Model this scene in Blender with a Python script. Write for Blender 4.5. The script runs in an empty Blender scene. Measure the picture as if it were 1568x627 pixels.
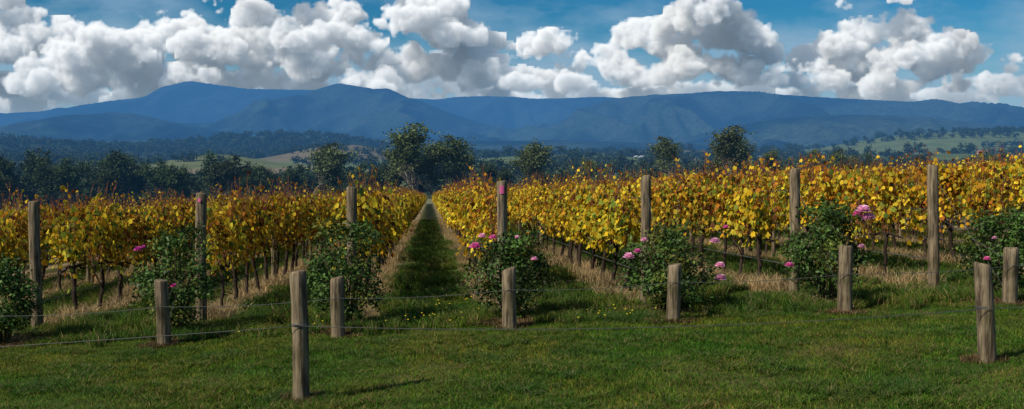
import bpy, math, random, time
import numpy as np
from mathutils import Matrix, Vector
R=np.random.RandomState(7); random.seed(7)
S=bpy.context.scene
COL=S.collection
T0=time.time()
try:
    S.view_settings.view_transform='Standard'; S.view_settings.look='None'; S.view_settings.exposure=0
except Exception as e: print(e)

# ------------------------------------------------ noise
_p=np.random.RandomState(3).permutation(256); _p=np.concatenate([_p,_p,_p])
_g=np.random.RandomState(4).normal(size=(256,3)); _g/=np.linalg.norm(_g,axis=1)[:,None]
def perlin(P):
    P=np.asarray(P,float); i=np.floor(P).astype(int); f=P-i; i&=255
    w=f*f*f*(f*(f*6-15)+10); out=0
    for dx in (0,1):
        for dy in (0,1):
            for dz in (0,1):
                h=_p[_p[_p[(i[:,0]+dx)&255]+((i[:,1]+dy)&255)]+((i[:,2]+dz)&255)]
                d=(_g[h]*(f-np.array([dx,dy,dz]))).sum(1)
                out=out+d*(w[:,0] if dx else 1-w[:,0])*(w[:,1] if dy else 1-w[:,1])*(w[:,2] if dz else 1-w[:,2])
    return out
def fbm(P,o=4,g=.5):
    P=np.asarray(P,float); a=1; s=0
    for k in range(o):
        s=s+a*perlin(P*(2**k)+k*17.3); a*=g
    return s
def sstep(a,b,x):
    t=np.clip((x-a)/(b-a),0,1); return t*t*(3-2*t)

# ------------------------------------------------ terrain function
HILLS=[(-345,1200,15,62,110),(-285,1750,29,105,180),(-600,2700,56,330,250),(960,2400,50,260,300),
       (1300,2500,50,260,300),(90,1500,13,170,200),(-1000,2100,30,250,250),(350,2300,18,250,250),(-1500,2600,60,400,300),(640,1500,14,220,200)]
def G(x,y):
    x=np.asarray(x,float); y=np.asarray(y,float)
    pl=0.0488*90*np.tanh(x/90)-0.042*y
    v=-20+0*x
    for hx,hy,h,sx,sy in HILLS:
        v=v+h*np.exp(-((x-hx)/sx)**2-((y-hy)/sy)**2)
    w=sstep(230,480,y)
    return pl*(1-w)+v*w
def gz(x,y): return float(G(np.array([x]),np.array([y]))[0])

# ------------------------------------------------ mesh builder
class B:
    def __init__(s): s.v=[];s.t=[];s.c=[];s.m=[];s.n=0
    def add(s,v,t,c,m=0):
        v=np.asarray(v,float).reshape(-1,3); t=np.asarray(t,int).reshape(-1,3)
        c=np.asarray(c,float)
        if c.ndim==1: c=np.tile(c,(len(v),1))
        if c.shape[1]==3: c=np.concatenate([c,np.ones((len(c),1))],1)
        s.v.append(v); s.t.append(t+s.n); s.c.append(c); s.m.append(np.full(len(t),m)); s.n+=len(v)
    def mesh(s,name,mats,smooth=True):
        v=np.concatenate(s.v); t=np.concatenate(s.t); c=np.concatenate(s.c); m=np.concatenate(s.m)
        me=bpy.data.meshes.new(name)
        me.vertices.add(len(v)); me.vertices.foreach_set('co',v.ravel())
        me.loops.add(len(t)*3); me.loops.foreach_set('vertex_index',t.ravel().astype(np.int32))
        me.polygons.add(len(t)); me.polygons.foreach_set('loop_start',(np.arange(len(t))*3).astype(np.int32))
        try: me.polygons.foreach_set('loop_total',np.full(len(t),3,np.int32))
        except Exception: pass
        for a in mats: me.materials.append(a)
        me.polygons.foreach_set('material_index',m.astype(np.int32))
        me.update(calc_edges=True)
        ca=me.color_attributes.new('Col','FLOAT_COLOR','POINT')
        ca.data.foreach_set('color',c.ravel())
        if smooth: me.polygons.foreach_set('use_smooth',np.ones(len(t),bool))
        me.validate()
        return me
def gridtris(ny,nx):
    idx=np.arange(ny*nx).reshape(ny,nx); a=idx[:-1,:-1].ravel();b=idx[:-1,1:].ravel();c=idx[1:,1:].ravel();d=idx[1:,:-1].ravel()
    return np.concatenate([np.stack([a,b,c],1),np.stack([a,c,d],1)])
def obj(name,me,parent=None,loc=None,mat=None):
    o=bpy.data.objects.new(name,me); COL.objects.link(o)
    if parent: o.parent=parent
    if mat is not None: o.matrix_local=mat
    elif loc is not None: o.location=loc
    return o
def empty(name,loc=(0,0,0)):
    e=bpy.data.objects.new(name,None); e.empty_display_size=.3; e.location=loc; COL.objects.link(e); return e
def tube(b,pts,rad,sides=6,c=(.1,.07,.05),m=0,cap=True):
    pts=np.asarray(pts,float); n=len(pts); rad=np.broadcast_to(rad,(n,))
    d=np.gradient(pts,axis=0); d/=np.linalg.norm(d,axis=1)[:,None]+1e-9
    ref=np.array([0,0,1.]) if abs(d[:,2]).mean()<.8 else np.array([1.,0,0])
    s=np.cross(d,ref); s/=np.linalg.norm(s,axis=1)[:,None]+1e-9; u=np.cross(s,d)
    a=np.linspace(0,2*math.pi,sides,endpoint=False)
    V=pts[:,None]+rad[:,None,None]*(np.cos(a)[None,:,None]*s[:,None]+np.sin(a)[None,:,None]*u[:,None])
    V=V.reshape(-1,3); T=[]
    for i in range(n-1):
        for j in range(sides):
            k=(j+1)%sides; A=i*sides+j; Bq=i*sides+k; C=A+sides; D=Bq+sides
            T+=[(A,Bq,D),(A,D,C)]
    if cap:
        V=np.vstack([V,pts[-1:]]); e=len(V)-1; o=(n-1)*sides
        for j in range(sides): T.append((o+j,o+(j+1)%sides,e))
    b.add(V,T,c,m)
def scatter(b,tv,tt,pos,nrm,up,size,cols,m=0):
    pos=np.asarray(pos); N=len(pos)
    n=nrm/(np.linalg.norm(nrm,axis=1)[:,None]+1e-9)
    t=up-(up*n).sum(1)[:,None]*n; t/=np.linalg.norm(t,axis=1)[:,None]+1e-9
    s=np.cross(t,n); tv=np.asarray(tv,float); K=len(tv)
    size=np.asarray(size)
    V=pos[:,None]+size[:,None,None]*(tv[None,:,0,None]*s[:,None]+tv[None,:,1,None]*t[:,None]+tv[None,:,2,None]*n[:,None])
    T=(np.asarray(tt)[None]+(np.arange(N)*K)[:,None,None]).reshape(-1,3)
    b.add(V.reshape(-1,3),T,np.repeat(cols,K,axis=0),m)

# ------------------------------------------------ materials
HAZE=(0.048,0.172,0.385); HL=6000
def nt(name):
    m=bpy.data.materials.new(name); m.use_nodes=True; t=m.node_tree; t.nodes.clear()
    return m,t,t.nodes,t.links
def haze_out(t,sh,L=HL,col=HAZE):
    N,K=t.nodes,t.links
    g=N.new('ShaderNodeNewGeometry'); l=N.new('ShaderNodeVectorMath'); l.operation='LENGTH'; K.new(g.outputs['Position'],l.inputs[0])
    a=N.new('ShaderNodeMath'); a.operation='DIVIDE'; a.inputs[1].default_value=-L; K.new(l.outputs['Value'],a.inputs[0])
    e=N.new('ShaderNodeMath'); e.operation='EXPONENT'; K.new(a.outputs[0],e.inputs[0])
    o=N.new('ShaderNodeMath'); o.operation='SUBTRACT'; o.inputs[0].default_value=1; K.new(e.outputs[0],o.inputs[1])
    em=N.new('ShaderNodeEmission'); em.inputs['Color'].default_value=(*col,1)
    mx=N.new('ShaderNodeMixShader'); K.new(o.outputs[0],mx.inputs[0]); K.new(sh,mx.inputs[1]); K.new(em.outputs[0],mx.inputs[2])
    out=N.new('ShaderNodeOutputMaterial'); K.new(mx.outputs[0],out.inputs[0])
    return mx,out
def leafmat(name,trans=.35,rough=.5,spec=.3,wn=None,haze=False,rnd=0,strength=1.0):
    m,t,N,K=nt(name)
    at=N.new('ShaderNodeAttribute'); at.attribute_name='Col'; c=at.outputs['Color']
    if wn:
        for sc_,lo,hi in wn:
            g=N.new('ShaderNodeNewGeometry'); no=N.new('ShaderNodeTexNoise'); no.inputs['Scale'].default_value=sc_; no.inputs['Detail'].default_value=4; no.inputs['Roughness'].default_value=.6
            K.new(g.outputs['Position'],no.inputs['Vector'])
            r=N.new('ShaderNodeValToRGB'); r.color_ramp.elements[0].position=.38; r.color_ramp.elements[1].position=.60
            r.color_ramp.elements[0].color=(*lo,1); r.color_ramp.elements[1].color=(*hi,1); K.new(no.outputs['Fac'],r.inputs[0])
            mx=N.new('ShaderNodeMix'); mx.data_type='RGBA'; mx.blend_type='MULTIPLY'; mx.inputs[0].default_value=1
            K.new(c,mx.inputs[6]); K.new(r.outputs[0],mx.inputs[7]); c=mx.outputs[2]
    if rnd:
        oi=N.new('ShaderNodeObjectInfo'); mr=N.new('ShaderNodeMapRange'); mr.inputs[3].default_value=1-rnd; mr.inputs[4].default_value=1+rnd
        K.new(oi.outputs['Random'],mr.inputs[0]); hs=N.new('ShaderNodeHueSaturation'); K.new(mr.outputs[0],hs.inputs['Value'])
        mr2=N.new('ShaderNodeMapRange'); mr2.inputs[3].default_value=.5-rnd*.05; mr2.inputs[4].default_value=.5+rnd*.08; K.new(oi.outputs['Random'],mr2.inputs[0]); K.new(mr2.outputs[0],hs.inputs['Hue'])
        K.new(c,hs.inputs['Color']); c=hs.outputs[0]
    p=N.new('ShaderNodeBsdfPrincipled'); p.inputs['Roughness'].default_value=rough; p.inputs['Specular IOR Level'].default_value=spec
    K.new(c,p.inputs['Base Color'])
    if trans>0:
        tr=N.new('ShaderNodeBsdfTranslucent'); K.new(c,tr.inputs[0])
        mx=N.new('ShaderNodeMixShader'); mx.inputs[0].default_value=trans; K.new(p.outputs[0],mx.inputs[1]); K.new(tr.outputs[0],mx.inputs[2]); res=mx.outputs[0]
    else: res=p.outputs[0]
    if haze: haze_out(t,res)
    else:
        o=N.new('ShaderNodeOutputMaterial'); K.new(res,o.inputs[0])
    return m
def woodmat(name,ca,cb,scale=18,bump=.6):
    m,t,N,K=nt(name)
    tc=N.new('ShaderNodeTexCoord'); mp=N.new('ShaderNodeMapping'); mp.inputs['Scale'].default_value=(scale,scale,1.3)
    oi=N.new('ShaderNodeObjectInfo'); cx=N.new('ShaderNodeCombineXYZ')
    ml=N.new('ShaderNodeMath'); ml.operation='MULTIPLY'; ml.inputs[1].default_value=50; K.new(oi.outputs['Random'],ml.inputs[0]); K.new(ml.outputs[0],cx.inputs[2])
    K.new(cx.outputs[0],mp.inputs['Location']); K.new(tc.outputs['Object'],mp.inputs['Vector'])
    n=N.new('ShaderNodeTexNoise'); n.inputs['Scale'].default_value=1.6; n.inputs['Detail'].default_value=8; n.inputs['Roughness'].default_value=.65; K.new(mp.outputs[0],n.inputs['Vector'])
    r=N.new('ShaderNodeValToRGB'); e=r.color_ramp.elements; e[0].position=.40; e[0].color=(*cb,1); e[1].position=.58; e[1].color=(*ca,1); K.new(n.outputs['Fac'],r.inputs[0])
    n2=N.new('ShaderNodeTexNoise'); n2.inputs['Scale'].default_value=3; n2.inputs['Detail'].default_value=5; K.new(tc.outputs['Object'],n2.inputs['Vector'])
    r2=N.new('ShaderNodeValToRGB'); r2.color_ramp.elements[0].position=.3; r2.color_ramp.elements[0].color=(.5,.52,.42,1); r2.color_ramp.elements[1].position=.65; r2.color_ramp.elements[1].color=(1.15,1.12,1.1,1); K.new(n2.outputs['Fac'],r2.inputs[0])
    mx=N.new('ShaderNodeMix'); mx.data_type='RGBA'; mx.blend_type='MULTIPLY'; mx.inputs[0].default_value=1; K.new(r.outputs[0],mx.inputs[6]); K.new(r2.outputs[0],mx.inputs[7])
    b=N.new('ShaderNodeBump'); b.inputs['Strength'].default_value=bump; b.inputs['Distance'].default_value=.02; K.new(n.outputs['Fac'],b.inputs['Height'])
    p=N.new('ShaderNodeBsdfPrincipled'); p.inputs['Roughness'].default_value=.85; p.inputs['Specular IOR Level'].default_value=.15
    K.new(mx.outputs[2],p.inputs['Base Color']); K.new(b.outputs[0],p.inputs['Normal']); o=N.new('ShaderNodeOutputMaterial'); K.new(p.outputs[0],o.inputs[0])
    return m
def plain(name,c,rough=.6,metal=0,haze=False):
    m,t,N,K=nt(name); p=N.new('ShaderNodeBsdfPrincipled')
    n=N.new('ShaderNodeTexNoise'); n.inputs['Scale'].default_value=9; r=N.new('ShaderNodeValToRGB')
    r.color_ramp.elements[0].color=(*[k*.7 for k in c],1); r.color_ramp.elements[1].color=(*[min(1,k*1.25) for k in c],1); K.new(n.outputs['Fac'],r.inputs[0]); K.new(r.outputs[0],p.inputs['Base Color'])
    p.inputs['Roughness'].default_value=rough; p.inputs['Metallic'].default_value=metal
    if haze: haze_out(t,p.outputs[0])
    else:
        o=N.new('ShaderNodeOutputMaterial'); K.new(p.outputs[0],o.inputs[0])
    return m

M_vleaf=leafmat('vine_leaf',.38,.6,.08,rnd=.2)
M_bark=leafmat('vine_bark',0,.9,.1)
M_rose=leafmat('rose_leaf',.18,.5,.2)
M_petal=leafmat('rose_petal',.3,.5,.3)
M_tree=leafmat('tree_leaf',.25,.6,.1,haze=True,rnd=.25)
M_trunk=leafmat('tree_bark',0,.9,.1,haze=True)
M_lawn=leafmat('lawn_blades',.35,.6,.05,wn=[(.45,(1.5,1.05,1.0),(.66,.92,.7)),(2.6,(.6,.66,.66),(1.3,1.25,1.1))])
M_tall=leafmat('tall_grass',.35,.6,.05,wn=[(.8,(1.35,1.1,.9),(.7,.9,.8))])
M_straw=leafmat('dry_grass',.3,.7,.05,wn=[(1.1,(1.15,1.1,1),(.6,.6,.55))])
M_post=woodmat('weathered_timber',(.25,.195,.13),(.06,.044,.030))
M_wire=plain('galvanised_wire',(.07,.07,.07),.6,0)
M_tag=plain('pink_tag',(.60,.10,.25),.6)

# ------------------------------------------------ camera, sun, world
cam=bpy.data.cameras.new('camera'); co=bpy.data.objects.new('camera',cam); COL.objects.link(co)
cam.sensor_width=36; cam.lens=36; cam.clip_start=.1; cam.clip_end=60000
co.location=(0,0,1.9); co.rotation_euler=(math.radians(90-3.12),0,0); S.camera=co
EL=math.radians(41); AZ=math.radians(236)
sd=Vector((math.sin(AZ)*math.cos(EL),math.cos(AZ)*math.cos(EL),math.sin(EL)))
sl=bpy.data.lights.new('sun','SUN'); sl.energy=5.0; sl.angle=math.radians(.5); sl.color=(1,.92,.77)
so=bpy.data.objects.new('sun',sl); COL.objects.link(so); so.rotation_euler=sd.to_track_quat('Z','Y').to_euler(); so.location=(-20,-20,40)
W=bpy.data.worlds.new('World'); S.world=W; W.use_nodes=True; t=W.node_tree; N,K=t.nodes,t.links; N.clear()
sk=N.new('ShaderNodeTexSky'); sk.sky_type='NISHITA'; sk.sun_disc=False; sk.sun_elevation=EL; sk.sun_rotation=AZ; sk.air_density=1; sk.dust_density=.3; sk.ozone_density=2
tc=N.new('ShaderNodeTexCoord'); sp=N.new('ShaderNodeSeparateXYZ'); K.new(tc.outputs['Generated'],sp.inputs[0])
mr=N.new('ShaderNodeMapRange'); mr.inputs[1].default_value=.03; mr.inputs[2].default_value=.5; K.new(sp.outputs['Z'],mr.inputs[0])
rp=N.new('ShaderNodeValToRGB'); rp.color_ramp.elements[0].color=(.30,.62,.80,1); rp.color_ramp.elements[1].color=(1,1,1,1)
e=rp.color_ramp.elements.new(.22); e.color=(.10,.47,.70,1); K.new(mr.outputs[0],rp.inputs[0])
mx=N.new('ShaderNodeMix'); mx.data_type='RGBA'; mx.blend_type='MULTIPLY'; mx.inputs[0].default_value=1; K.new(sk.outputs[0],mx.inputs[6]); K.new(rp.outputs[0],mx.inputs[7])
bg=N.new('ShaderNodeBackground'); bg.inputs['Strength'].default_value=.092; K.new(mx.outputs[2],bg.inputs[0])
mp=N.new('ShaderNodeMapping'); mp.inputs['Scale'].default_value=(1,1,2.6); K.new(tc.outputs['Generated'],mp.inputs[0])
n1=N.new('ShaderNodeTexNoise'); n1.inputs['Scale'].default_value=9; n1.inputs['Detail'].default_value=7; n1.inputs['Roughness'].default_value=.55; K.new(mp.outputs[0],n1.inputs['Vector'])
mz=N.new('ShaderNodeMapRange'); mz.inputs[1].default_value=.04; mz.inputs[2].default_value=.14; mz.inputs[3].default_value=.28; mz.inputs[4].default_value=.0; K.new(sp.outputs['Z'],mz.inputs[0])
ad=N.new('ShaderNodeMath'); K.new(n1.outputs['Fac'],ad.inputs[0]); K.new(mz.outputs[0],ad.inputs[1])
rc=N.new('ShaderNodeValToRGB'); rc.color_ramp.elements[0].position=.46; rc.color_ramp.elements[1].position=.74; rc.color_ramp.elements[1].color=(.8,.8,.8,1); K.new(ad.outputs[0],rc.inputs[0])
bg2=N.new('ShaderNodeBackground'); bg2.inputs[0].default_value=(.30,.47,.64,1); bg2.inputs['Strength'].default_value=.92
ms=N.new('ShaderNodeMixShader'); K.new(rc.outputs[0],ms.inputs[0]); K.new(bg.outputs[0],ms.inputs[1]); K.new(bg2.outputs[0],ms.inputs[2])
wo=N.new('ShaderNodeOutputWorld'); K.new(ms.outputs[0],wo.inputs[0])

# ------------------------------------------------ sky clouds: sunlit and shaded tones integrated in numpy, baked into glowing dome colours
q=np.random.RandomState(11)
CS=1.6; YS_=5.5
xs=np.arange(-1100,1100,CS,dtype=np.float32); hs_=np.arange(4,325,CS,dtype=np.float32); yc=np.arange(-120,150,YS_,dtype=np.float32)
nz,nyy,nxx=len(hs_),len(yc),len(xs)
E=np.full((nz,nyy,nxx),-60,np.float32)
def stamp(cx,cy,cz,r,sx=1,sy=1,sz=1,off=0):
    m=1.7
    i0,i1=np.searchsorted(xs,[cx-r*sx*m,cx+r*sx*m]); j0,j1=np.searchsorted(yc,[cy-r*sy*m,cy+r*sy*m]); k0,k1=np.searchsorted(hs_,[cz-r*sz*m,cz+r*sz*m])
    if i1<=i0 or j1<=j0 or k1<=k0: return
    d=np.sqrt(((xs[i0:i1]-cx)/sx)[None,None]**2+((yc[j0:j1]-cy)/sy)[None,:,None]**2+((hs_[k0:k1]-cz)/sz)[:,None,None]**2)
    v=E[k0:k1,j0:j1,i0:i1]; np.maximum(v,(r-d)+off,out=v)
bank=[(20,72,40),(75,58,36),(115,92,44),(165,66,36),(205,92,42),(250,66,36),(292,48,40),(335,76,42),(60,122,36),(140,127,38),(230,124,36),(310,124,34),(110,44,26),(40,34,24),
 (335,20,28),(390,36,32),(405,88,42),(445,58,38),(480,102,40),(505,30,38),(545,62,38),(590,92,40),(625,32,38),(660,16,42),(690,54,38),(735,70,22),(700,102,38),(640,110,38),(560,127,34),(460,132,32),(390,127,32),(740,120,32),
 (800,86,22),(840,70,30),(885,90,28),(925,94,26),(975,62,30),(1015,76,28),(1050,38,32),(1085,18,36),(1110,54,38),(1150,66,32),(1185,90,20),(960,114,32),(870,120,32),(1060,106,34),(1130,114,32),(1010,124,30),(800,127,28),(1195,122,28),
 (1245,96,24),(1285,70,32),(1335,54,34),(1390,48,30),(1380,84,40),(1310,102,38),(1440,76,30),(1430,108,36),(1490,92,28),(1545,108,30),(1590,104,32),(1250,120,30),(1350,130,36),(1470,130,34),(1550,142,32),(1295,10,16),(1375,-2,14),
 (15,2,20),(-40,80,50),(-120,60,60),(-220,100,60),(1660,90,50),(1750,60,60),(1840,110,50)]
for k in range(40):
    bank.append((q.uniform(-300,1850),q.uniform(-92,-66),q.uniform(22,38)))
for k in range(100):
    bank.append((q.uniform(-300,1850),q.uniform(125,178),q.uniform(11,24)))
for (u,v,r) in bank:
    cx,cz=u-784,228-v; cy=q.uniform(-50,40) if r>24 else q.uniform(20,90)
    stamp(cx,cy,cz,r*.70,1.3,1,.70)
    for k in range(14):
        d=q.normal(size=3); d[2]=abs(d[2])*1.15-.35; d/=np.linalg.norm(d); p=np.array([cx,cy,cz])+d*r*[1.05,.8,.66]; r2=r*q.uniform(.16,.44); stamp(*p,r2,q.uniform(1,1.5),1,q.uniform(.7,1))
        for j in range(4):
            e_=q.normal(size=3); e_[2]=abs(e_[2])-.2; e_/=np.linalg.norm(e_); r3=r2*q.uniform(.28,.5); stamp(*(p+e_*r2*.95),r3)
for k in range(60): # soft far bank
    stamp(q.uniform(-1100,1100),q.uniform(95,130),q.uniform(55,105),q.uniform(20,32),q.uniform(1.6,3),.6,.7,-5)
def vn(wl,seed,ay=1.0):
    rr=np.random.RandomState(seed); a=rr.uniform(-1,1,(int(nz*CS/wl)+3,int(nyy*YS_/(wl*ay))+3,int(nxx*CS/wl)+3)).astype(np.float32)
    for ax,(n,st) in enumerate(((nz,CS/wl),(nyy,YS_/(wl*ay)),(nxx,CS/wl))):
        c=np.arange(n)*st; i=c.astype(int); f=(c-i).astype(np.float32); f=f*f*(3-2*f)
        sh=[1,1,1]; sh[ax]=n; f=f.reshape(sh)
        a=np.take(a,i,ax)*(1-f)+np.take(a,i+1,ax)*f
    return a
for wl,am in ((70,13),(34,9.5),(17,7),(9.5,5),(5.5,3.4)):
    E+=am*vn(wl,int(wl))
rho=np.clip((E+2.0)/11.0,0,1); del E
def shift(a,sx,sy):
    def s1(a,s,ax):
        i=int(math.floor(s)); f=s-i
        return np.roll(a,i,ax)*(1-f)+np.roll(a,i+1,ax)*f
    return s1(s1(a,sx,1),sy,0)
CLOUD_SUN=(-.62,-.22,.75)  # light direction for the baked cloud shading only, differs from the sun lamp
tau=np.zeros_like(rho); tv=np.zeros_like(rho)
sx_=-CLOUD_SUN[0]/CLOUD_SUN[2]; sy_=-CLOUD_SUN[1]/CLOUD_SUN[2]*CS/YS_; ds=CS/CLOUD_SUN[2]
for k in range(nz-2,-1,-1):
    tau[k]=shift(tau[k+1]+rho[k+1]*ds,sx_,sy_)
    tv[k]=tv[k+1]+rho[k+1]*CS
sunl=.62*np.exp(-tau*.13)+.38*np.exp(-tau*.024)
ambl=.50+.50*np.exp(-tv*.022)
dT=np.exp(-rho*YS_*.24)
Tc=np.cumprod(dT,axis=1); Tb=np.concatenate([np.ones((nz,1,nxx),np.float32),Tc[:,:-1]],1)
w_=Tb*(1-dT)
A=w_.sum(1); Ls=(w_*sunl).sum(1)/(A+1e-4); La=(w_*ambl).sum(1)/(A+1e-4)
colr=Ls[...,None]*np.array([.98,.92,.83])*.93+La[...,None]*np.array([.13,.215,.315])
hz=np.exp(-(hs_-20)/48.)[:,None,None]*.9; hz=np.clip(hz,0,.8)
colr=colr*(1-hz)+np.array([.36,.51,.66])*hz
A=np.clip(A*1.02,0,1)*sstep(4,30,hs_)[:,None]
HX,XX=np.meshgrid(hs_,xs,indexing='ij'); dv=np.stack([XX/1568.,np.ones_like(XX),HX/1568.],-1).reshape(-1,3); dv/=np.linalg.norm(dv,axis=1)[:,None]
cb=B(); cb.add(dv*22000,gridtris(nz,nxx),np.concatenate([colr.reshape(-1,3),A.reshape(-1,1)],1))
m,t,N,K=nt('sky_cloud_baked_light')
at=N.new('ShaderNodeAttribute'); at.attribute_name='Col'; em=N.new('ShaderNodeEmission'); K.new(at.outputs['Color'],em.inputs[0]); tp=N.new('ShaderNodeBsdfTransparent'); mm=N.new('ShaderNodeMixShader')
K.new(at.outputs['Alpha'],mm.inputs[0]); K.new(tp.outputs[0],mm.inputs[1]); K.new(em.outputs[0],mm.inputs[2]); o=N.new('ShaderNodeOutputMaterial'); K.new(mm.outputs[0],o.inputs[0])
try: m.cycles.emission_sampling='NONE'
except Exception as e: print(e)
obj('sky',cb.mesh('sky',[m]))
del rho,tau,tv,Tc,Tb,w_,sunl,ambl,dT
print('clouds',time.time()-T0)

# ------------------------------------------------ rows layout
ROWX=[-7.57,-4.96,-2.54,-0.155,2.12,4.5,6.71]
ALLX=[-7.57-2.4*k for k in range(5,0,-1)]+ROWX+[6.71+2.38*k for k in range(1,12)]
SK=-0.081
def rx(x0,y): return x0+SK*(y-16.2)

# ------------------------------------------------ ground sheet
ys=list(np.arange(-8,26,.5))
while ys[-1]<14000: ys.append(ys[-1]*1.035)
ys=np.array(ys); tt=np.linspace(-1,1,241)
X=tt[None]*(26+.95*np.maximum(ys,0))[:,None]; Y=np.repeat(ys[:,None],241,1)
Z=G(X,Y); P=np.stack([X.ravel(),Y.ravel(),0*X.ravel()],1)
Z=Z.ravel()+.03*fbm(P*.6,3)*(P[:,1]<60)+3*fbm(P*.004,3)*sstep(400,700,P[:,1])
ny,nx=len(ys),241
T=gridtris(ny,nx)
px,py=P[:,0],P[:,1]
seeds=R.uniform([-3500,300],[3500,6000],(420,2)); sc=np.array([(.10,.135,.05),(.13,.16,.06),(.17,.165,.08),(.08,.115,.04),(.18,.15,.09)])[R.randint(0,5,420)]
fc=np.zeros((len(px),3))
for i in range(0,len(px),4000):
    q=P[i:i+4000,:2]; d=((q[:,None]-seeds[None])**2).sum(2); fc[i:i+4000]=sc[d.argmin(1)]
def blend(mask,c):
    global fc
    fc=fc*(1-mask[:,None])+np.array(c)*mask[:,None]
blend(np.exp(-((px+345)/100)**2-((py-1180)/170)**2)>.35,(.125,.145,.055))
blend(np.exp(-((px+285)/115)**2-((py-1700)/220)**2)>.35,(.15,.125,.075))
blend(np.exp(-((px-1100)/500)**2-((py-2350)/420)**2)>.3,(.11,.145,.055))
FOREST=lambda x,y:(np.exp(-((x+600)/420)**2-((y-2650)/330)**2)>.35)|(y>3000)|((x<-500)&(y>800))
blend(FOREST(px,py),(.03,.045,.02))
gb=B(); gb.add(np.stack([px,py,Z],1),T,fc)
m,t,N,K=nt('ground_soil_and_grass')
g=N.new('ShaderNodeNewGeometry'); sp=N.new('ShaderNodeSeparateXYZ'); K.new(g.outputs['Position'],sp.inputs[0])
def math_(op,a,b=None,cl=False):
    n=N.new('ShaderNodeMath'); n.operation=op; n.use_clamp=cl
    for i,v in enumerate((a,b)):
        if v is None: continue
        if isinstance(v,(int,float)): n.inputs[i].default_value=v
        else: K.new(v,n.inputs[i])
    return n.outputs[0]
def ramp(src,p0,c0,p1,c1):
    r=N.new('ShaderNodeValToRGB'); e=r.color_ramp.elements; e[0].position=p0;e[0].color=(*c0,1);e[1].position=p1;e[1].color=(*c1,1); K.new(src,r.inputs[0]); return r.outputs[0]
def noise(s,d=4,rg=.5):
    n=N.new('ShaderNodeTexNoise'); n.inputs['Scale'].default_value=s; n.inputs['Detail'].default_value=d; n.inputs['Roughness'].default_value=rg; K.new(g.outputs['Position'],n.inputs['Vector']); return n.outputs['Fac']
def mixc(f,a,b,bt='MIX'):
    n=N.new('ShaderNodeMix'); n.data_type='RGBA'; n.blend_type=bt
    if isinstance(f,(int,float)): n.inputs[0].default_value=f
    else: K.new(f,n.inputs[0])
    K.new(a,n.inputs[6]); K.new(b,n.inputs[7]); return n.outputs[2]
rc_=math_('ADD',sp.outputs['X'],math_('MULTIPLY',math_('SUBTRACT',sp.outputs['Y'],16.2),-SK))
dm=None
for x0 in ALLX:
    dd=math_('ABSOLUTE',math_('SUBTRACT',rc_,x0)); dm=dd if dm is None else math_('MINIMUM',dm,dd)
edge=math_('ADD',dm,math_('MULTIPLY',math_('SUBTRACT',noise(1.7,5),.5),.7))
strip=ramp(edge,.3,(1,1,1),.55,(0,0,0))
inrow=math_('MULTIPLY',math_('MULTIPLY',math_('GREATER_THAN',sp.outputs['Y'],14.6),math_('LESS_THAN',sp.outputs['Y'],235)),1)
grass=ramp(noise(.75,6,.6),.38,(.11,.09,.035),.6,(.035,.07,.014))
gr2=mixc(1,grass,ramp(noise(30,3),.3,(.6,.6,.6),.7,(1.3,1.3,1.2)),'MULTIPLY')
straw=ramp(noise(6,6,.7),.35,(.11,.08,.045),.65,(.34,.26,.15))
near=mixc(math_('MULTIPLY',strip,inrow),gr2,straw)
at=N.new('ShaderNodeAttribute'); at.attribute_name='Col'
farc=mixc(1,at.outputs['Color'],ramp(noise(.02,5,.6),.3,(.7,.72,.7),.7,(1.25,1.2,1.15)),'MULTIPLY')
fm=N.new('ShaderNodeMapRange'); fm.inputs[1].default_value=235; fm.inputs[2].default_value=330; K.new(sp.outputs['Y'],fm.inputs[0])
colr=mixc(fm.outputs[0],near,farc)
bp=N.new('ShaderNodeBump'); bp.inputs['Strength'].default_value=.6; bp.inputs['Distance'].default_value=.05; K.new(noise(14,5),bp.inputs['Height'])
p=N.new('ShaderNodeBsdfPrincipled'); p.inputs['Roughness'].default_value=.95; p.inputs['Specular IOR Level'].default_value=.05
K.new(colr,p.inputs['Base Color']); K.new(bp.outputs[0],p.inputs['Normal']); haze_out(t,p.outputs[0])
obj('ground',gb.mesh('ground',[m]))

# ------------------------------------------------ mountains
def mtnmat(name,c1,c2):
    m,t,N,K=nt(name)
    g=N.new('ShaderNodeNewGeometry')
    def no(s,d,r=.6):
        n=N.new('ShaderNodeTexNoise'); n.inputs['Scale'].default_value=s; n.inputs['Detail'].default_value=d; n.inputs['Roughness'].default_value=r; K.new(g.outputs['Position'],n.inputs['Vector']); return n
    a=no(.0010,4); r=N.new('ShaderNodeValToRGB'); e=r.color_ramp.elements; e[0].position=.42;e[0].color=(*c1,1);e[1].position=.56;e[1].color=(*c2,1); K.new(a.outputs['Fac'],r.inputs[0])  # broad dark patches painted into the forest colour in place of cloud shadows
    b=no(.03,5,.7); r2=N.new('ShaderNodeValToRGB'); e=r2.color_ramp.elements; e[0].position=.3;e[0].color=(.5,.5,.5,1);e[1].position=.7;e[1].color=(1.45,1.45,1.35,1); K.new(b.outputs['Fac'],r2.inputs[0])
    mx=N.new('ShaderNodeMix'); mx.data_type='RGBA'; mx.blend_type='MULTIPLY'; mx.inputs[0].default_value=1; K.new(r.outputs[0],mx.inputs[6]); K.new(r2.outputs[0],mx.inputs[7])
    bp=N.new('ShaderNodeBump'); bp.inputs['Strength'].default_value=.6; bp.inputs['Distance'].default_value=12; K.new(b.outputs['Fac'],bp.inputs['Height'])
    p=N.new('ShaderNodeBsdfPrincipled'); p.inputs['Roughness'].default_value=.95; p.inputs['Specular IOR Level'].default_value=0
    K.new(mx.outputs[2],p.inputs['Base Color']); K.new(bp.outputs[0],p.inputs['Normal']); haze_out(t,p.outputs[0]); return m
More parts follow.
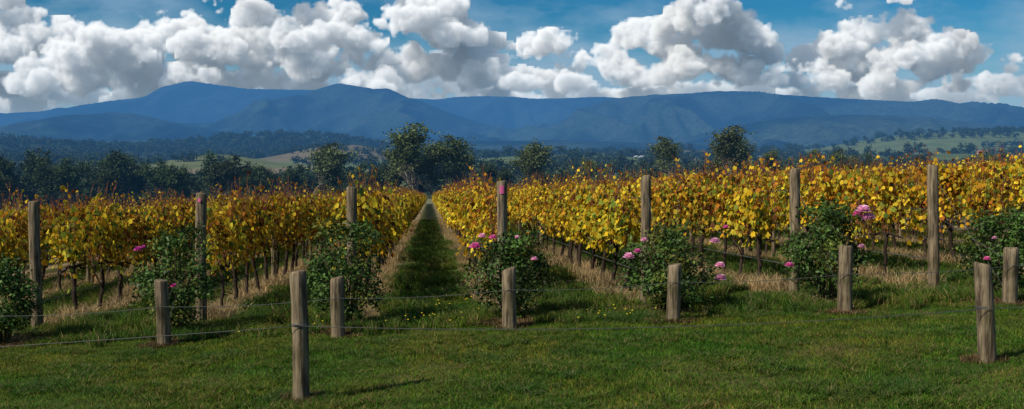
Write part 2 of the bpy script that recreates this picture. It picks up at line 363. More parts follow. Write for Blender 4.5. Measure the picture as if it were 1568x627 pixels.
M_m=mtnmat('mountain_forest',(.010,.020,.026),(.045,.068,.055))
def mountain(name,D,prof,depth,rough,seed,base=-25):
    pu=np.array([(a-784)/1568*D for a,_ in prof]); pv=np.array([1.9+(228-b)/1568*D for _,b in prof])
    x=np.arange(pu[0],pu[-1],D/650); yy=np.linspace(0,1,90)
    yv=np.concatenate([-depth*(1-yy[:-1]),depth*.5*np.linspace(0,1,14)])
    XX,YY=np.meshgrid(x,yv); q=np.stack([XX.ravel(),YY.ravel(),0*XX.ravel()+seed],1)
    warp=fbm(q*[.0006,.0006,1],2)*depth*.25
    H=np.interp(x,pu,pv); k=np.hanning(9); k/=k.sum(); H=np.convolve(np.pad(H,4,'edge'),k,'valid')
    s=np.abs(YY.ravel())/np.where(YY.ravel()<0,depth,depth*.5)
    HH=np.interp(XX.ravel()+warp*s,x,H)
    n=1-2*np.abs(fbm(np.stack([XX.ravel()/ (depth*.34)+warp/depth*1.8,YY.ravel()/(depth*1.2),0*s+seed*3.3],1),4,.5))
    n2=1-2*np.abs(perlin(np.stack([XX.ravel()/(depth*.11)+warp/depth*4,YY.ravel()/(depth*.5),0*s+seed*1.3],1)))
    hgt=(HH-base)*(1-s)**1.1+(n-.6)*rough*4*s*(1-s)+(n2-.6)*rough*.2*4*s*(1-s)
    hgt+=D*.0007*fbm(q*[.02,.02,1],3)
    hgt=np.where(s>=.999,0,hgt)+base
    v=np.stack([XX.ravel(),YY.ravel()+D,hgt],1)
    b=B(); b.add(v,gridtris(*XX.shape),(.04,.05,.03))
    obj(name,b.mesh(name,[M_m]))
mountain('mountain_range',12000,[(-500,190),(-200,185),(0,179),(60,172),(130,162),(190,155),(225,149),(250,134),(290,125),(330,130),(380,137),(440,138),(490,139),(560,145),(640,152),(670,153),(700,149),(740,148),(780,149),(820,152),(870,151),(920,149),(1000,155),(1200,160),(1568,190),(2000,200)],3200,340,1.7)
mountain('mountain',7600,[(230,225),(300,205),(350,190),(400,173),(450,152),(490,136),(520,128),(550,133),(575,137),(595,136),(625,150),(660,163),(700,177),(740,190),(800,205),(860,222)],2400,260,5.2)
mountain('mountain_range',7300,[(730,225),(800,208),(850,190),(890,170),(925,154),(960,150),(1000,146),(1050,144),(1100,140),(1150,142),(1200,146),(1260,150),(1320,153),(1380,156),(1430,160),(1480,165),(1530,170),(1568,181),(1700,196),(2000,210)],2400,260,9.1)
mountain('foothill',5600,[(-500,215),(-100,200),(0,195),(60,187),(120,178),(170,172),(215,176),(280,190),(340,201),(420,212),(500,224)],1700,110,12.4)
mountain('foothill',5000,[(1020,226),(1080,212),(1120,196),(1170,183),(1230,179),(1300,176),(1360,178),(1420,182),(1500,188),(1568,196),(1700,205),(2000,215)],1500,110,15.9)
mountain('foothill',4300,[(-500,222),(0,219),(200,215),(420,210),(600,213),(700,217),(850,215),(1000,219),(1150,221),(1300,219),(1500,222),(2000,222)],900,14,21.9)

# ------------------------------------------------ vine segments
LV=[(0,.02,.03)]; LV+=[(0,-.52,0),(.3,-.42,-.05),(.42,-.1,-.1),(.52,.15,-.13),(.24,.22,-.02),(0,.5,-.08),(-.24,.22,-.02),(-.52,.15,-.13),(-.42,-.1,-.1),(-.3,-.42,-.05)]
LT=[(0,i,i+1) for i in range(1,10)]+[(0,10,1)]
GOLD=np.array([(.72,.44,.022),(.84,.58,.04),(.60,.48,.045),(.30,.34,.04),(.12,.18,.028),(.46,.16,.022),(.18,.06,.024),(.64,.31,.02)])
def vine_segment(seed,green=.2,dk=1.0):
    r=np.random.RandomState(seed); b=B(); L=2.5
    for ty in (.6,1.85):
        a=r.uniform(-.05,.05,(7,2)); z=np.linspace(-.05,.88,7); pts=np.stack([np.cumsum(a[:,0]*.8),ty+np.cumsum(a[:,1]),z],1)
        bark=np.array([.034,.024,.018])*r.uniform(.8,1.4)
        tube(b,pts,np.array([.055,.042,.036,.04,.036,.042,.05])*r.uniform(.8,1.15),7,bark,1)
        top=pts[-1]
        for s in (-1,1):
            q=[top+np.array([r.normal(0,.02),s*k*.13,.03*math.sin(k)+r.normal(0,.012)]) for k in range(6)]
            tube(b,q,np.linspace(.034,.016,6),5,bark,1)
        if r.rand()<.7:
            q=[pts[2]+np.array([r.normal(0,.03)*k,r.normal(.0,.03)*k,k*.14]) for k in range(5)]; tube(b,q,np.linspace(.02,.008,5),4,bark,1)
    tips=[]
    for k in range(30):
        y0=r.uniform(0,L); h=r.uniform(1.6,2.1) if k>10 else r.uniform(2.12,2.5); n=7; lean=r.normal(0,.17,2)
        s=np.linspace(0,1,n); pts=np.stack([r.normal(0,.05)+lean[0]*s**2*1.2+r.normal(0,.012,n),y0+lean[1]*s*2+r.normal(0,.015,n),.9+(h-.9)*s],1)
        tube(b,pts,np.linspace(.008,.0045,n),3,(.15,.06,.035),1); tips.append(pts)
    for k in range(10):
        y0=r.uniform(0,L); sg=r.choice([-1,1]); s=np.linspace(0,1,6); ll=r.uniform(.3,.65)
        pts=np.stack([sg*(.08+ll*.55*s),y0+r.normal(0,.3)*s,1.5+.15*np.sin(s*3)-ll*1.1*s**2],1); tube(b,pts,np.linspace(.006,.003,6),3,(.15,.08,.04),1); tips.append(pts)
    nc=30; cc=np.stack([r.normal(0,.18,nc),r.uniform(-.05,L+.05,nc),r.uniform(.92,1.85,nc)],1)
    hue=r.rand(nc)
    pos=[];col=[]
    for i in range(nc):
        k=r.randint(14,42); p=cc[i]+r.normal(0,1,(k,3))*[.115,.14,.14]; pos.append(p)
        w=np.array([.27,.27,.22,.10,.05,.04,.02,.08]); 
        if hue[i]<green: w=np.array([.08,.14,.32,.28,.16,.01,.01,.02])
        elif hue[i]>.92: w=np.array([.18,.08,.04,.02,.02,.28,.18,.22])
        if cc[i,2]>1.65: w=w+np.array([0,0,0,0,0,.14,.11,.12])
        w/=w.sum(); col.append(GOLD[r.choice(8,k,p=w)]*r.uniform(.72,1.1))
    for pts in tips:
        k=r.randint(4,11); s=r.uniform(.25,1,k); ii=s*(len(pts)-1); i0=np.minimum(ii.astype(int),len(pts)-2); f=(ii-i0)[:,None]
        pos.append(pts[i0]*(1-f)+pts[i0+1]*f+r.normal(0,.045,(k,3))); col.append(GOLD[r.choice(8,k,p=[.18,.13,.10,.05,.01,.22,.16,.15])])
    pos=np.concatenate(pos); col=np.concatenate(col); n=len(pos)
    nrm=np.stack([np.sign(pos[:,0]+r.normal(0,.08,n))*r.uniform(.3,1.2,n),r.normal(0,.6,n),r.uniform(-.2,.9,n)],1)
    up=np.stack([r.normal(0,.35,n),r.normal(0,.45,n),-np.ones(n)],1)
    sz=r.uniform(.065,.13,n)*np.where(pos[:,2]>2,.7,1)
    col=col*r.uniform(.5,1.15,(n,1))*dk
    scatter(b,LV,LT,pos,nrm,up,sz,col,0)
    return b.mesh('grapevine',[M_vleaf,M_bark],smooth=False)
VS=[vine_segment(100+i,.2,.84) for i in range(6)]; VG=[vine_segment(200+i,.36) for i in range(6)]; VY=[vine_segment(300+i,.12) for i in range(5)]  # VS, mostly left rows: leaf colours darkened to paint in their shade
pd=Vector((SK,1,-0.042+0.0488*SK)).normalized(); pxv=Vector((1,-SK,0)).normalized()
pzv=pxv.cross(pd).normalized()
BASE=Matrix((( pxv.x,pd.x,pzv.x),(pxv.y,pd.y,pzv.y),(pxv.z,pd.z,pzv.z))).to_4x4()
def segm(x0,y,flip,sc=1):
    x=rx(x0,y); M=Matrix.Translation((x,y,gz(x,y)))@BASE
    if flip: M=M@Matrix.Translation((0,2.5,0))@Matrix.Rotation(math.pi,4,'Z')
    return M@Matrix.Diagonal((sc,1,sc,1))
def post_mesh(name,h,r,seed,lean=(0,0),cham=.02,mat=None,sides=20):
    q=np.random.RandomState(seed); b=B(); zs=np.array([-.25,0,.12]+list(np.linspace(.25,h-.1,8))+[h-cham,h-.002,h]); rr=r*np.array([1.05,1.04,1.02]+[1+q.normal(0,.012) for _ in range(8)]+[.99,.86,.8])
    a=np.linspace(0,2*math.pi,sides,endpoint=False); prof=1+.03*np.sin(a*2+q.rand()*6)+.02*np.sin(a*5+q.rand()*6)+q.normal(0,.008,sides)
    tilt=q.normal(0,.01,2)
    V=[];T=[]
    for z,rd in zip(zs,rr):
        cx=lean[0]*z+.006*math.sin(z*3+seed); cy=lean[1]*z+.006*math.cos(z*2.3+seed)
        for k in range(sides): V.append((cx+rd*prof[k]*math.cos(a[k]),cy+rd*prof[k]*math.sin(a[k]),z+(tilt[0]*math.cos(a[k]) if z>h*.9 else 0)))
    n=len(zs)
    for i in range(n-1):
        for k in range(sides):
            j=(k+1)%sides; T+=[(i*sides+k,i*sides+j,(i+1)*sides+j),(i*sides+k,(i+1)*sides+j,(i+1)*sides+k)]
    V.append((lean[0]*h,lean[1]*h,h-.001)); e=len(V)-1
    for k in range(sides): T.append(((n-1)*sides+k,(n-1)*sides+(k+1)%sides,e))
    b.add(V,T,(.3,.2,.1)); return b.mesh(name,[mat or M_post])
midpost=[post_mesh('trellis_post',1.95,.05,40+i,sides=10) for i in range(3)]
YS=17.0
for ri,x0 in enumerate(ALLX):
    row=empty('grapevine_row',(0,0,0))
    start=YS+R.uniform(0,.5)
    if x0<-8: start=YS+ (abs(x0)-8)*1.2
    if x0>8: start=YS+(x0-8)*1.2
    end=232
    y=start
    while y<end:
        if x0<-1: mesh=random.choice(VS if random.random()<.75 else VG)
        else: mesh=random.choice(VG if random.random()<.5 else VY)
        o=obj('vines',mesh,row,mat=segm(x0,y,random.random()<.5,random.uniform(.92,1.05)))
        y+=2.5
    y=start+6.5
    while y<130:
        x=rx(x0,y); obj('trellis_post',random.choice(midpost),row,loc=(x,y,gz(x,y))); y+=7.5
    b=B()
    for hh,dx in ((.5,0),(.93,0),(1.3,.06),(1.3,-.06),(1.7,.05),(1.7,-.05)):
        yy=np.linspace(16.2 if -8<x0<8 else start,130,60); xx=rx(x0,yy)+dx; tube(b,np.stack([xx,yy,G(xx,yy)+hh],1),.0022 if hh!=.5 else .008,3 if hh!=.5 else 5,(.1,.1,.1),0)
    obj('trellis_wires',b.mesh('trellis_wires',[M_wire]),row)

# ------------------------------------------------ posts
def wpost(x,y,h,r,seed,lean=(0,0)):
    return obj('wooden_post',post_mesh('wooden_post',h,r,seed,lean),loc=(x,y,gz(x,y)))
ends=[(-7.57,2.12,(.0,0)),(-4.96,2.12,(.018,0)),(-2.54,2.1,(-.003,0)),(-.155,2.08,(-.004,0)),(2.12,2.05,(0,0)),(4.5,2.05,(-.012,0)),(6.71,2.0,(-.028,0))]
for i,(x,h,l) in enumerate(ends): wpost(x,16.2,h,.083,i,l)
anch=[(-4.8,.92,14.0),(-2.4,.84,14.0),(-.03,.85,14.0),(2.22,.80,13.95),(4.57,.94,13.95),(6.85,.80,14.0)]
for i,(x,h,y) in enumerate(anch): wpost(x,y,h,.095,20+i,(R.normal(0,.012),0))
wpost(-2.0,9.6,1.25,.076,50,(-.012,0)); wpost(4.64,9.9,.98,.082,51,(-.075,0))
def sagwire(pts,sag,r=.0035,n=24):
    P=[]
    for a,b in zip(pts[:-1],pts[1:]):
        a=np.array(a);b=np.array(b)
        for s in np.linspace(0,1,n,endpoint=False): p=a*(1-s)+b*s; p[2]-=sag*4*s*(1-s); P.append(p)
    P.append(np.array(pts[-1])); return np.array(P)
def onp(x,y,h): return (x,y,gz(x,y)+h)
b=B()
tube(b,sagwire([onp(-8.6,9.4,.68),onp(-2.0,9.51,.74)],.03),.0034,5); tube(b,sagwire([onp(-2.0,9.51,.74),onp(4.60,9.8,.55),onp(11,10.1,.75)],.10),.0034,5)
for (x,y,h) in ((-2.0,9.6,.74),(4.60,9.9,.55)):
    a=np.linspace(0,6.28,20); z0=gz(x,y)+h
    for k in range(2): tube(b,np.stack([x+.083*np.cos(a),y+.083*np.sin(a),z0+.012*k+0*a],1),.004,4)
obj('fence_wire',b.mesh('fence_wire',[M_wire]))
b=B()
pp=[onp(-7.2,14.0-.1,.55)]+[onp(x,y-.1,.56) for x,h,y in anch]+[onp(9.3,13.9,.5)]
tube(b,sagwire(pp,.04),.0036,5)
obj('fence_wire',b.mesh('fence_wire',[M_wire]))
b=B()
for (x,h,l),(ax,ah,ay) in zip(ends[1:],anch):
    tube(b,[(x+l[0]*1.85,16.2,gz(x,16.2)+1.85),(ax,ay,gz(ax,ay)+.12)],.0035,4)
    tube(b,[(x,16.2,gz(x,16.2)+1.2),(ax,ay,gz(ax,ay)+.6)],.0035,4)
obj('stay_wires',b.mesh('stay_wires',[M_wire]))
def tag(x,y,h,r,c0,c1,hh):
    b=B(); a=np.linspace(c0,c1,10); V=[];T=[]
    for k in a:
        for z in (0,hh): V.append((x+(r)*math.cos(k),y+(r)*math.sin(k),gz(x,y)+h+z))
    for i in range(9): T+=[(2*i,2*i+2,2*i+3),(2*i,2*i+3,2*i+1)]
    b.add(V,T,(1,0,0)); obj('pink_tag',b.mesh('pink_tag',[M_tag]))
tag(-.165,16.2,1.88,.091,-1.9,-1.1,.13); tag(-4.92,16.2,1.98,.091,-1.9,-1.4,.06)

# ------------------------------------------------ rose bushes
RL=[(0,-.5,0),(.26,-.05,.05),(0,.5,-.05),(-.26,-.05,.05),(0,0,-.02)]; RT=[(4,0,1),(4,1,2),(4,2,3),(4,3,0)]
def rose(x,y,rx_,h,seed,flowers):
    r=np.random.RandomState(seed); b=B()
    for k in range(26):
        a=r.uniform(0,6.28); rr=rx_*r.uniform(.2,1.0); hh=h*r.uniform(.6,1.1); s=np.linspace(0,1,6)
        tube(b,np.stack([.05*math.cos(a)+rr*math.cos(a)*s**1.3,.05*math.sin(a)+rr*math.sin(a)*s**1.3,hh*(s**.85)-.03],1),np.linspace(.012,.004,6),4,(.05,.055,.02) if k%2 else (.10,.07,.04),1)
    nc=84; pos=[];col=[]
    for i in range(nc):
        d=r.normal(size=3); d/=np.linalg.norm(d); q=r.uniform(.25,1.0)**.6
        c=np.array([d[0]*rx_*q,d[1]*rx_*q,h*.56+d[2]*h*.44*q]); 
        if i<16: a=r.uniform(0,6.28); c=np.array([math.cos(a)*rx_*.85*r.rand(),math.sin(a)*rx_*.85*r.rand(),h*r.uniform(.9,1.1)])
        k=r.randint(30,80); pos.append(c+r.normal(0,1,(k,3))*[.08,.08,.07]); base=np.array([.036,.072,.013])*r.uniform(.4,2.2); col.append(base*r.uniform(.6,1.35,(k,1))+ (np.array([.06,.03,.0]) if r.rand()<.15 else 0))
    pos=np.concatenate(pos);col=np.concatenate(col); ok=pos[:,2]>.08; pos=pos[ok];col=col[ok]; n=len(pos)
    nrm=r.normal(0,.6,(n,3)); nrm[:,:2]+=pos[:,:2]/rx_*.6; nrm[:,2]+=.6; up=r.normal(0,1,(n,3))
    scatter(b,RL,RT,pos,nrm,up,r.uniform(.04,.085,n),col,0)
    for (fx,fy,fz,fs,tone) in flowers:
        fs=fs*.9
        c=np.array([fx,fy,fz]); tube(b,[c*[.7,.7,.75],c],.004,4,(.04,.07,.02),1)
        for ring,(np_,tilt) in enumerate(((6,1.2),(5,.8),(4,.35))):
            a=np.arange(np_)/np_*6.28+ring; ux=np.cos(a);uy=np.sin(a)
            pn=np.stack([-ux*math.sin(1.3-tilt),-uy*math.sin(1.3-tilt)-.2,np.full(np_,math.cos(1.3-tilt))],1); up=np.stack([ux,uy,np.full(np_,.5)],1)
            p=c+np.stack([ux,uy,0*ux],1)*fs*(.42-.12*ring)+np.array([0,0,ring*fs*.12])
            PV=[(0,-.5,0),(.4,.0,.08),(.3,.42,.0),(-.3,.42,.0),(-.4,0,.08),(0,.1,-.06)];PT=[(5,0,1),(5,1,2),(5,2,3),(5,3,4),(5,4,0)]
            scatter(b,PV,PT,p,pn,up,np.full(np_,fs),np.tile(np.array(tone)*r.uniform(.7,1.2),(np_,1)),2)
    obj('rose_bush',b.mesh('rose_bush',[M_rose,M_bark,M_petal],smooth=False),loc=(x,y,gz(x,y)))
PK=(.72,.14,.40); LP=(.80,.40,.58); MG=(.58,.07,.34)
rose(-7.5,15.0,.55,1.15,1,[])
rose(-4.95,15.0,.58,1.42,2,[(-.42,-.35,1.32,.09,MG),(.1,-.4,.8,.07,MG),(-.34,-.35,1.36,.05,MG)])
rose(-2.44,15.0,.60,1.38,3,[])
rose(-.03,15.0,.60,1.18,4,[(-.50,-.35,1.12,.12,PK),(-.40,-.3,1.27,.08,LP),(-.25,-.2,1.24,.08,PK),(.35,-.4,.95,.07,LP),(-.2,-.4,.7,.05,PK),(.1,-.3,1.25,.06,LP)])
rose(2.3,15.0,.72,1.12,5,[(-.62,-.35,.86,.12,LP),(-.50,-.35,.94,.08,PK),(-.4,-.3,1.1,.07,LP),(.62,-.3,1.08,.1,LP),(.72,-.2,.72,.10,LP),(.7,-.35,.55,.12,LP),(.8,-.2,1.28,.06,PK)])
rose(4.62,15.0,.60,1.32,6,[(.5,-.1,1.40,.15,LP),(.58,-.1,1.30,.13,LP),(.42,-.1,1.34,.11,PK),(.5,-.15,1.28,.10,LP),(-.62,-.3,.62,.09,PK),(.4,-.35,.9,.07,LP)])
rose(7.2,15.0,.58,1.12,7,[(-.4,-.4,.6,.07,PK),(-.3,-.4,.9,.05,LP)])

# ------------------------------------------------ grass patches
def patch(seed,n,hmin,hmax,w,cols,sx=1,sy=1,tuft=0,mat=None,lean=.5):
    r=np.random.RandomState(seed); b=B()
    if tuft:
        c=r.uniform(0,1,(tuft,2))*[sx,sy]; p=c[r.randint(0,tuft,n)]+r.normal(0,.045,(n,2))
    else: p=r.uniform(0,1,(n,2))*[sx,sy]
    p=p-[sx/2,sy/2]
    h=r.uniform(hmin,hmax,n); l=r.normal(0,lean,(n,2))*h[:,None]; a=r.uniform(0,6.28,n); wv=np.stack([np.cos(a),np.sin(a)],1)*w*r.uniform(.6,1.3,(n,1))
    z0=np.zeros(n)-.01
    V=np.stack([np.column_stack([p-wv,z0]),np.column_stack([p+wv,z0]),np.column_stack([p+l*.4+wv*.8,h*.6]),np.column_stack([p+l*.4-wv*.8,h*.6]),np.column_stack([p+l,h*r.uniform(.8,1,n)])],1)
    T=(np.array([(0,1,2),(0,2,3),(3,2,4)])[None]+(np.arange(n)*5)[:,None,None]).reshape(-1,3)
    cols=np.array(cols)[r.randint(0,len(cols),n)]*r.uniform(.6,1.3,(n,1))
    b.add(V.reshape(-1,3),T,np.repeat(cols,5,0)); return b.mesh('grass_patch',[mat],smooth=False)
GC=[(.062,.14,.016),(.078,.16,.02),(.105,.18,.026),(.05,.12,.015),(.16,.165,.045)]
lawn=[patch(i,2600,.015,.055,.0036,GC,mat=M_lawn,lean=.8) for i in range(6)]
GT=[(.045,.11,.014),(.065,.135,.018),(.09,.155,.026),(.22,.19,.09)]
tall=[patch(20+i,1200,.06,.26,.006,GT,1,1,20,M_tall,.45) for i in range(4)]
STC=[(.48,.37,.20),(.40,.30,.16),(.56,.45,.28),(.27,.18,.10)]
dry=[patch(40+i,520,.06,.27,.005,STC,.55,1,18,M_straw,.6) for i in range(4)]
thatch=[patch(50+i,420,.01,.05,.006,[(.20,.13,.07),(.12,.075,.04),(.30,.22,.12),(.08,.05,.03)],.6,.5,0,M_straw,1.6) for i in range(3)]
gnx=Vector((1,0,.0488)).normalized(); gnz=Vector((-.0488,.042,1)).normalized(); gny=gnz.cross(gnx)
GB=Matrix(((gnx.x,gny.x,gnz.x),(gnx.y,gny.y,gnz.y),(gnx.z,gny.z,gnz.z))).to_4x4()
el=empty('lawn_grass')
for yy in np.arange(7.5,21,.97):
    hw=yy*.54+1.2
    for xx in np.arange(-hw,hw,.97):
        obj('grass_patch',random.choice(lawn),el,mat=Matrix.Translation((xx,yy,gz(xx,yy)))@GB@Matrix.Rotation(random.randrange(4)*math.pi/2,4,'Z')@Matrix.Diagonal((1,1,random.uniform(.8,1.3),1)))
for k in range(170):
    yy=random.uniform(8,15); xx=random.uniform(-1,1)*(yy*.54+.5); s=random.uniform(.35,.8)
    obj('grass_patch',random.choice(tall),el,mat=Matrix.Translation((xx,yy,gz(xx,yy)))@GB@Matrix.Rotation(random.uniform(0,6.28),4,'Z')@Matrix.Diagonal((s,s,random.uniform(.2,.42),1)))
et=empty('tall_grass')
for i in range(len(ALLX)-1):
    if not(-13<ALLX[i]<13): continue
    xm=(ALLX[i]+ALLX[i+1])/2
    for yy in np.arange(14.8,75,.95):
        for off in ((-.1,) if yy>40 else (-.35,.35)):
            if random.random()<.2 and yy<30: continue
            x=rx(xm,yy)+off+random.uniform(-.1,.1); s=random.uniform(.45,1.3)
            obj('grass_patch',random.choice(tall),et,mat=Matrix.Translation((x,yy,gz(x,yy)))@GB@Matrix.Rotation(random.uniform(0,6.28),4,'Z')@Matrix.Diagonal((1,1,s,1)))
for (x,h,y) in anch+[(e[0]+.1,0,15.3) for e in ends]:
    for k in range(4):
        xx=x+random.uniform(-.7,1.0); yy=y+random.uniform(.2,1.2)
        obj('grass_patch',random.choice(tall),et,mat=Matrix.Translation((xx,yy,gz(xx,yy)))@GB@Matrix.Rotation(random.uniform(0,6.28),4,'Z')@Matrix.Diagonal((.7,.7,random.uniform(.5,1),1)))
ed=empty('dry_grass')
for x0 in ALLX:
    if not(-13<x0<16): continue
    for yy in np.arange(15.2,75,.9):
        x=rx(x0,yy)+random.uniform(-.15,.15)
        s=random.uniform(.6,1.4)*(1 if yy>16.5 else .5)
        obj('grass_patch',random.choice(dry),ed,mat=Matrix.Translation((x,yy,gz(x,yy)))@BASE@Matrix.Rotation(random.choice([0,math.pi])+random.uniform(-.2,.2),4,'Z')@Matrix.Diagonal((random.uniform(.9,1.35),1,s,1)))
# dead thatch and bark litter around the posts and rose bushes
for (x,y,n,s) in [(-2.0,9.6,3,.45),(4.6,9.9,3,.4)]+[(a[0],a[2]+.1,4,.7) for a in anch]+[(e[0]+.05,15.0,7,1.1) for e in ends]:
    for k in range(n):
        xx=x+random.uniform(-.3,.3)*s; yy=y+random.uniform(-.3,.4)*s
        obj('thatch',random.choice(thatch),ed,mat=Matrix.Translation((xx,yy,gz(xx,yy)+.02))@GB@Matrix.Rotation(random.uniform(0,6.28),4,'Z')@Matrix.Diagonal((s,s,1.3,1)))
b=B(); r=R
for (cx,cy,n,s) in ((-1.2,15.2,26,.5),(1.5,14.6,14,.5),(-.9,16.5,14,.5),(-3.4,15,10,.6),(3.2,15,6,.6)):
    for k in range(n):
        x=cx+r.normal(0,s);y=cy+r.normal(0,s*.8);z=gz(x,y);h=r.uniform(.08,.16); tube(b,[(x,y,z),(x,y,z+h)],.002,3,(.06,.12,.03)); a=np.linspace(0,6.28,7)[:-1]
        V=[(x,y,z+h+.012)]+[(x+.016*math.cos(q),y+.016*math.sin(q),z+h) for q in a]; b.add(V,[(0,i+1,(i+1)%6+1) for i in range(6)],(.8,.6,.03))
obj('dandelions',b.mesh('dandelions',[M_petal]))

# ------------------------------------------------ trees
QV=[(-.5,-.35,0),(.5,-.25,.08),(.45,.4,0),(-.4,.35,.1)];QT=[(0,1,2),(0,2,3)]
def tree_mesh(seed,H,spread,kind='gum',dens=1.0,ls=.36,low=.0):
    r=np.random.RandomState(seed); b=B(); tips=[]
    bark=np.array([.16,.135,.105]) if kind=='gum' else np.array([.08,.06,.045])
    def br(p,d,L,rad,dep):
        n=5; pts=[p]; q=p.copy(); dd=d.copy()
        for i in range(n):
            dd=dd+r.normal(0,.13,3)+np.array([0,0,.05]); dd/=np.linalg.norm(dd); q=q+dd*L/n; pts.append(q.copy())
        tube(b,pts,np.linspace(rad,rad*.55,n+1),6 if dep<2 else 4,bark*r.uniform(.8,1.1),1)
        if dep>=3: tips.append((q,L)); return
        if dep>=2: tips.append((pts[3],L*.8))
        for k in range(r.randint(3,5) if dep else r.randint(4,6)):
            a=r.uniform(0,6.28); sp=r.uniform(.5,1.0)*spread; nd=dd+np.array([math.cos(a)*sp,math.sin(a)*sp,r.uniform(-.1,.35)]); nd/=np.linalg.norm(nd)
            st=pts[r.randint(2,n+1)] if dep else pts[r.randint(2,n+1)]
            br(st.copy(),nd,L*r.uniform(.5,.75),rad*.5,dep+1)
    br(np.array([0,0,-.3]),np.array([r.normal(0,.08),r.normal(0,.08),1.]),H*.36,H*.024,0)
    if low:
        for k in range(int(low)): a=r.uniform(0,6.28); tips.append((np.array([math.cos(a)*H*.22,math.sin(a)*H*.22,H*r.uniform(.12,.4)]),H*.16))
    zmax=max(t[0][2] for t in tips)
    for c,L in tips:
        k=int(r.randint(35,75)*dens); c=c*np.array([1,1,H*.94/zmax]); s=H*.036*r.uniform(.7,1.4)
        p=c+r.normal(0,1,(k,3))*[s*1.25,s*1.25,s*.8]; base=np.array([.09,.108,.038])*r.uniform(.4,1.6)
        if kind=='dark': base=base*[.5,.6,.65]
        scatter(b,QV,QT,p,r.normal(0,1,(k,3))+[0,0,.5],r.normal(0,1,(k,3)),r.uniform(.6,1.3,k)*ls*H/16,base*r.uniform(.7,1.3,(k,1)),0)
    return b.mesh('tree',[M_tree,M_trunk],smooth=False)
GUM=[tree_mesh(300+i,16,.95,'gum',1.2) for i in range(4)]
DK=[tree_mesh(330+i,16,.95,'dark',1.0,.42,14) for i in range(4)]
def tree(u,vtop,d,name='gum_tree',ms=GUM,i=None,wide=1.0):
    x=(u-784)/1568*d; z=gz(x,d); top=1.9+(228-vtop)/1568*d; s=(top-z)/16.0
    o=obj(name,ms[i if i is not None else random.randrange(len(ms))],loc=(x,d,z-.2)); o.scale=(s*wide,s*wide,s); o.rotation_euler=(0,0,random.uniform(0,6.28)); return o
for (u,v,d,k,w) in [(627,186,250,0,1.4),(598,225,262,3,1.1),(665,222,262,1,1.25),(716,204,262,2,1.4),(695,230,268,3,1),(475,216,300,2,1.3),(800,214,280,1,1.3),(888,240,300,3,1),(1117,190,260,0,1.4),(1150,208,290,1,1.1),(1090,213,285,3,1),(1041,206,300,2,1.1),(1198,226,300,3,1),(1232,228,320,1,1),(1265,226,330,2,1),(1300,236,340,0,1)]:
    tree(u,v,d,'gum_tree',GUM,k,w)
for (u,v,d,w) in [(60,225,330,1),(20,235,300,1),(110,240,290,1.1),(150,235,360,.9),(185,229,340,1.2),(210,231,350,1.1),(240,244,300,1.1),(285,254,310,1),(340,236,300,1.1),(320,232,380,1),(370,246,300,1),(395,252,290,1),(420,252,320,1.1),(445,250,330,1),(510,246,300,1),(545,248,330,1.1),(575,248,300,1),(600,252,310,1),(-20,235,320,1),(85,246,280,1.1),(265,250,280,1),(0,260,270,1),(165,260,280,1.1),(745,246,300,1),(770,254,310,1),(830,258,310,1),(860,262,320,1),(920,262,330,1),(960,262,330,1.1),(1000,256,350,1),(640,262,270,.9),(1340,232,380,1),(1430,236,420,1),(1500,230,500,1),(1550,228,450,1),(1520,236,430,1)]:
    tree(u,v,d,'tree',DK,None,w)
def crown(seed):
    r=np.random.RandomState(seed); b=B(); tube(b,[(0,0,-1),(0,0,4)],.3,5,(.1,.08,.06),1)
    for k in range(9):
        c=np.array([r.normal(0,2.1),r.normal(0,2.1),r.uniform(2.5,9)]); n=20; base=np.array([.034,.05,.02])*r.uniform(.6,1.5)
        scatter(b,QV,QT,c+r.normal(0,1,(n,3))*[1.2,1.2,.9],r.normal(0,1,(n,3))+[0,0,.6],r.normal(0,1,(n,3)),r.uniform(.9,1.8,n),base*r.uniform(.7,1.3,(n,1)),0)
    return b.mesh('crown',[M_tree,M_trunk],smooth=False)
CR=[crown(400+i) for i in range(5)]
ew=empty('distant_woodland')
def far(x,y,s):
    o=obj('tree_crown',random.choice(CR),ew); o.location=(x,y,gz(x,y)-.5); o.scale=(s*random.uniform(.9,1.4),s*random.uniform(.9,1.4),s*random.uniform(.8,1.2)); o.rotation_euler=(0,0,random.uniform(0,6.28))
cnt=0
for k in range(260):
    d=random.choice([random.uniform(380,900),random.uniform(700,2600),random.uniform(1200,2600)]); u=random.uniform(-.62,.62); x=u*d
    inA=math.exp(-((x+345)/110)**2-((d-1180)/190)**2)>.3; inB=math.exp(-((x+285)/130)**2-((d-1680)/220)**2)>.35
    if (inA or inB) and random.random()<.93: continue
    ang=random.choice([0,0,.3,-.4,1.4]); n=random.randint(4,16)
    if -.45<u<-.1 and d<1000: continue
    for j in range(n):
        q=(j-n/2)*random.uniform(7,13)*(1 if d<1200 else 1.6); far(x+math.cos(ang)*q+random.gauss(0,5),d+math.sin(ang)*q+random.gauss(0,5),random.uniform(.7,1.35)*(1 if d<1200 else 1.25)); cnt+=1
for (hx,hy,n) in ((-345,1110,10),(-270,1640,14),(-330,1700,8)): # hedges crossing the paddocks
    for j in range(n): far(hx+(j-n/2)*11+random.gauss(0,4),hy+random.gauss(0,6),random.uniform(.7,1.1))
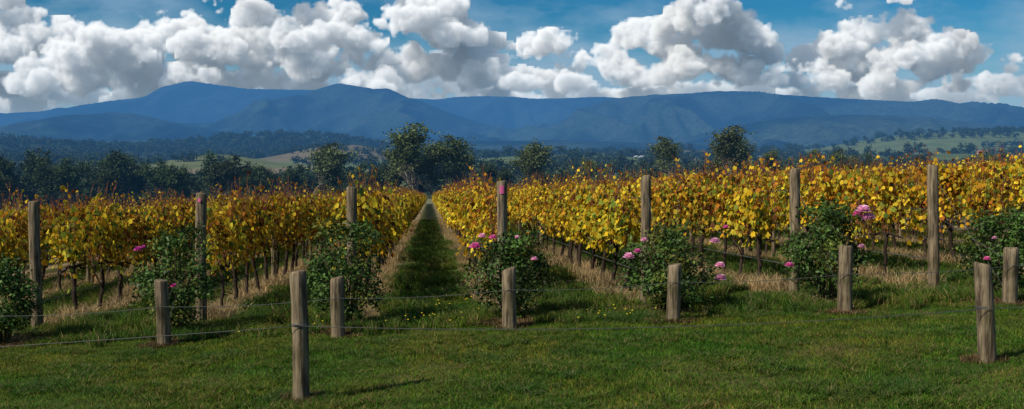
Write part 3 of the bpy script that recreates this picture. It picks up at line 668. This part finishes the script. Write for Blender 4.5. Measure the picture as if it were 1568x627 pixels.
for k in range(450):
    d=random.uniform(330,620); x=random.uniform(-.62,-.13)*d; far(x,d,random.uniform(.7,1.15))
for k in range(260):
    d=random.uniform(1300,2300); x=random.uniform(-.62,-.38)*d; far(x,d,random.uniform(1.2,1.8))
for k in range(800):
    x=random.gauss(-600,330); y=random.gauss(2450,170); far(x,y,random.uniform(1.2,1.9))
for k in range(600):
    d=random.uniform(2500,3400); x=random.uniform(-.6,.6)*d
    if 500<x<1500 and d<2800: continue
    far(x,d,random.uniform(1.2,2))
print('far',cnt)
# ------------------------------------------------ farmhouses
Mw=plain('render_wall',(.6,.55,.48),.8,0,True); Mr=plain('iron_roof',(.35,.16,.12),.6,0,True); Mr2=plain('grey_roof',(.5,.5,.5),.6,0,True); Mg=plain('window_glass',(.03,.04,.05),.2,0,True)
def farmhouse(hx,hy,rot,Mroof):
    fh=empty('farmhouse',(hx,hy,gz(hx,hy))); fh.rotation_euler=(0,0,rot)
    def box(name,x0,x1,y0,y1,z0,z1,mat):
        b=B(); V=[(x,y,z) for z in (z0,z1) for y in (y0,y1) for x in (x0,x1)]
        b.add(V,[(0,1,5),(0,5,4),(1,3,7),(1,7,5),(3,2,6),(3,6,7),(2,0,4),(2,4,6),(4,5,7),(4,7,6)],(1,1,1)); obj(name,b.mesh(name,[mat],smooth=False),fh)
    box('walls',-9,9,-4,4,-1,3.2,Mw)
    for wx in (-7,-4,3,6): box('window',wx,wx+1.3,-4.06,-4.01,1,2.3,Mg)
    box('door',-.6,.5,-4.06,-4.01,.05,2.2,Mroof)
    b=B(); b.add([(-9.8,-5,3.21),(9.8,-5,3.21),(9.8,5,3.21),(-9.8,5,3.21),(-8,0,6),(8,0,6)],[(0,1,5),(0,5,4),(3,4,5),(3,5,2),(0,4,3),(1,2,5)],(1,1,1)); obj('roof',b.mesh('roof',[Mroof],smooth=False),fh)
farmhouse(690,1500,0,Mr); farmhouse(-262,1560,.2,Mr2); farmhouse(205,1650,-.2,Mr2)
print('objects',len(bpy.data.objects),time.time()-T0)
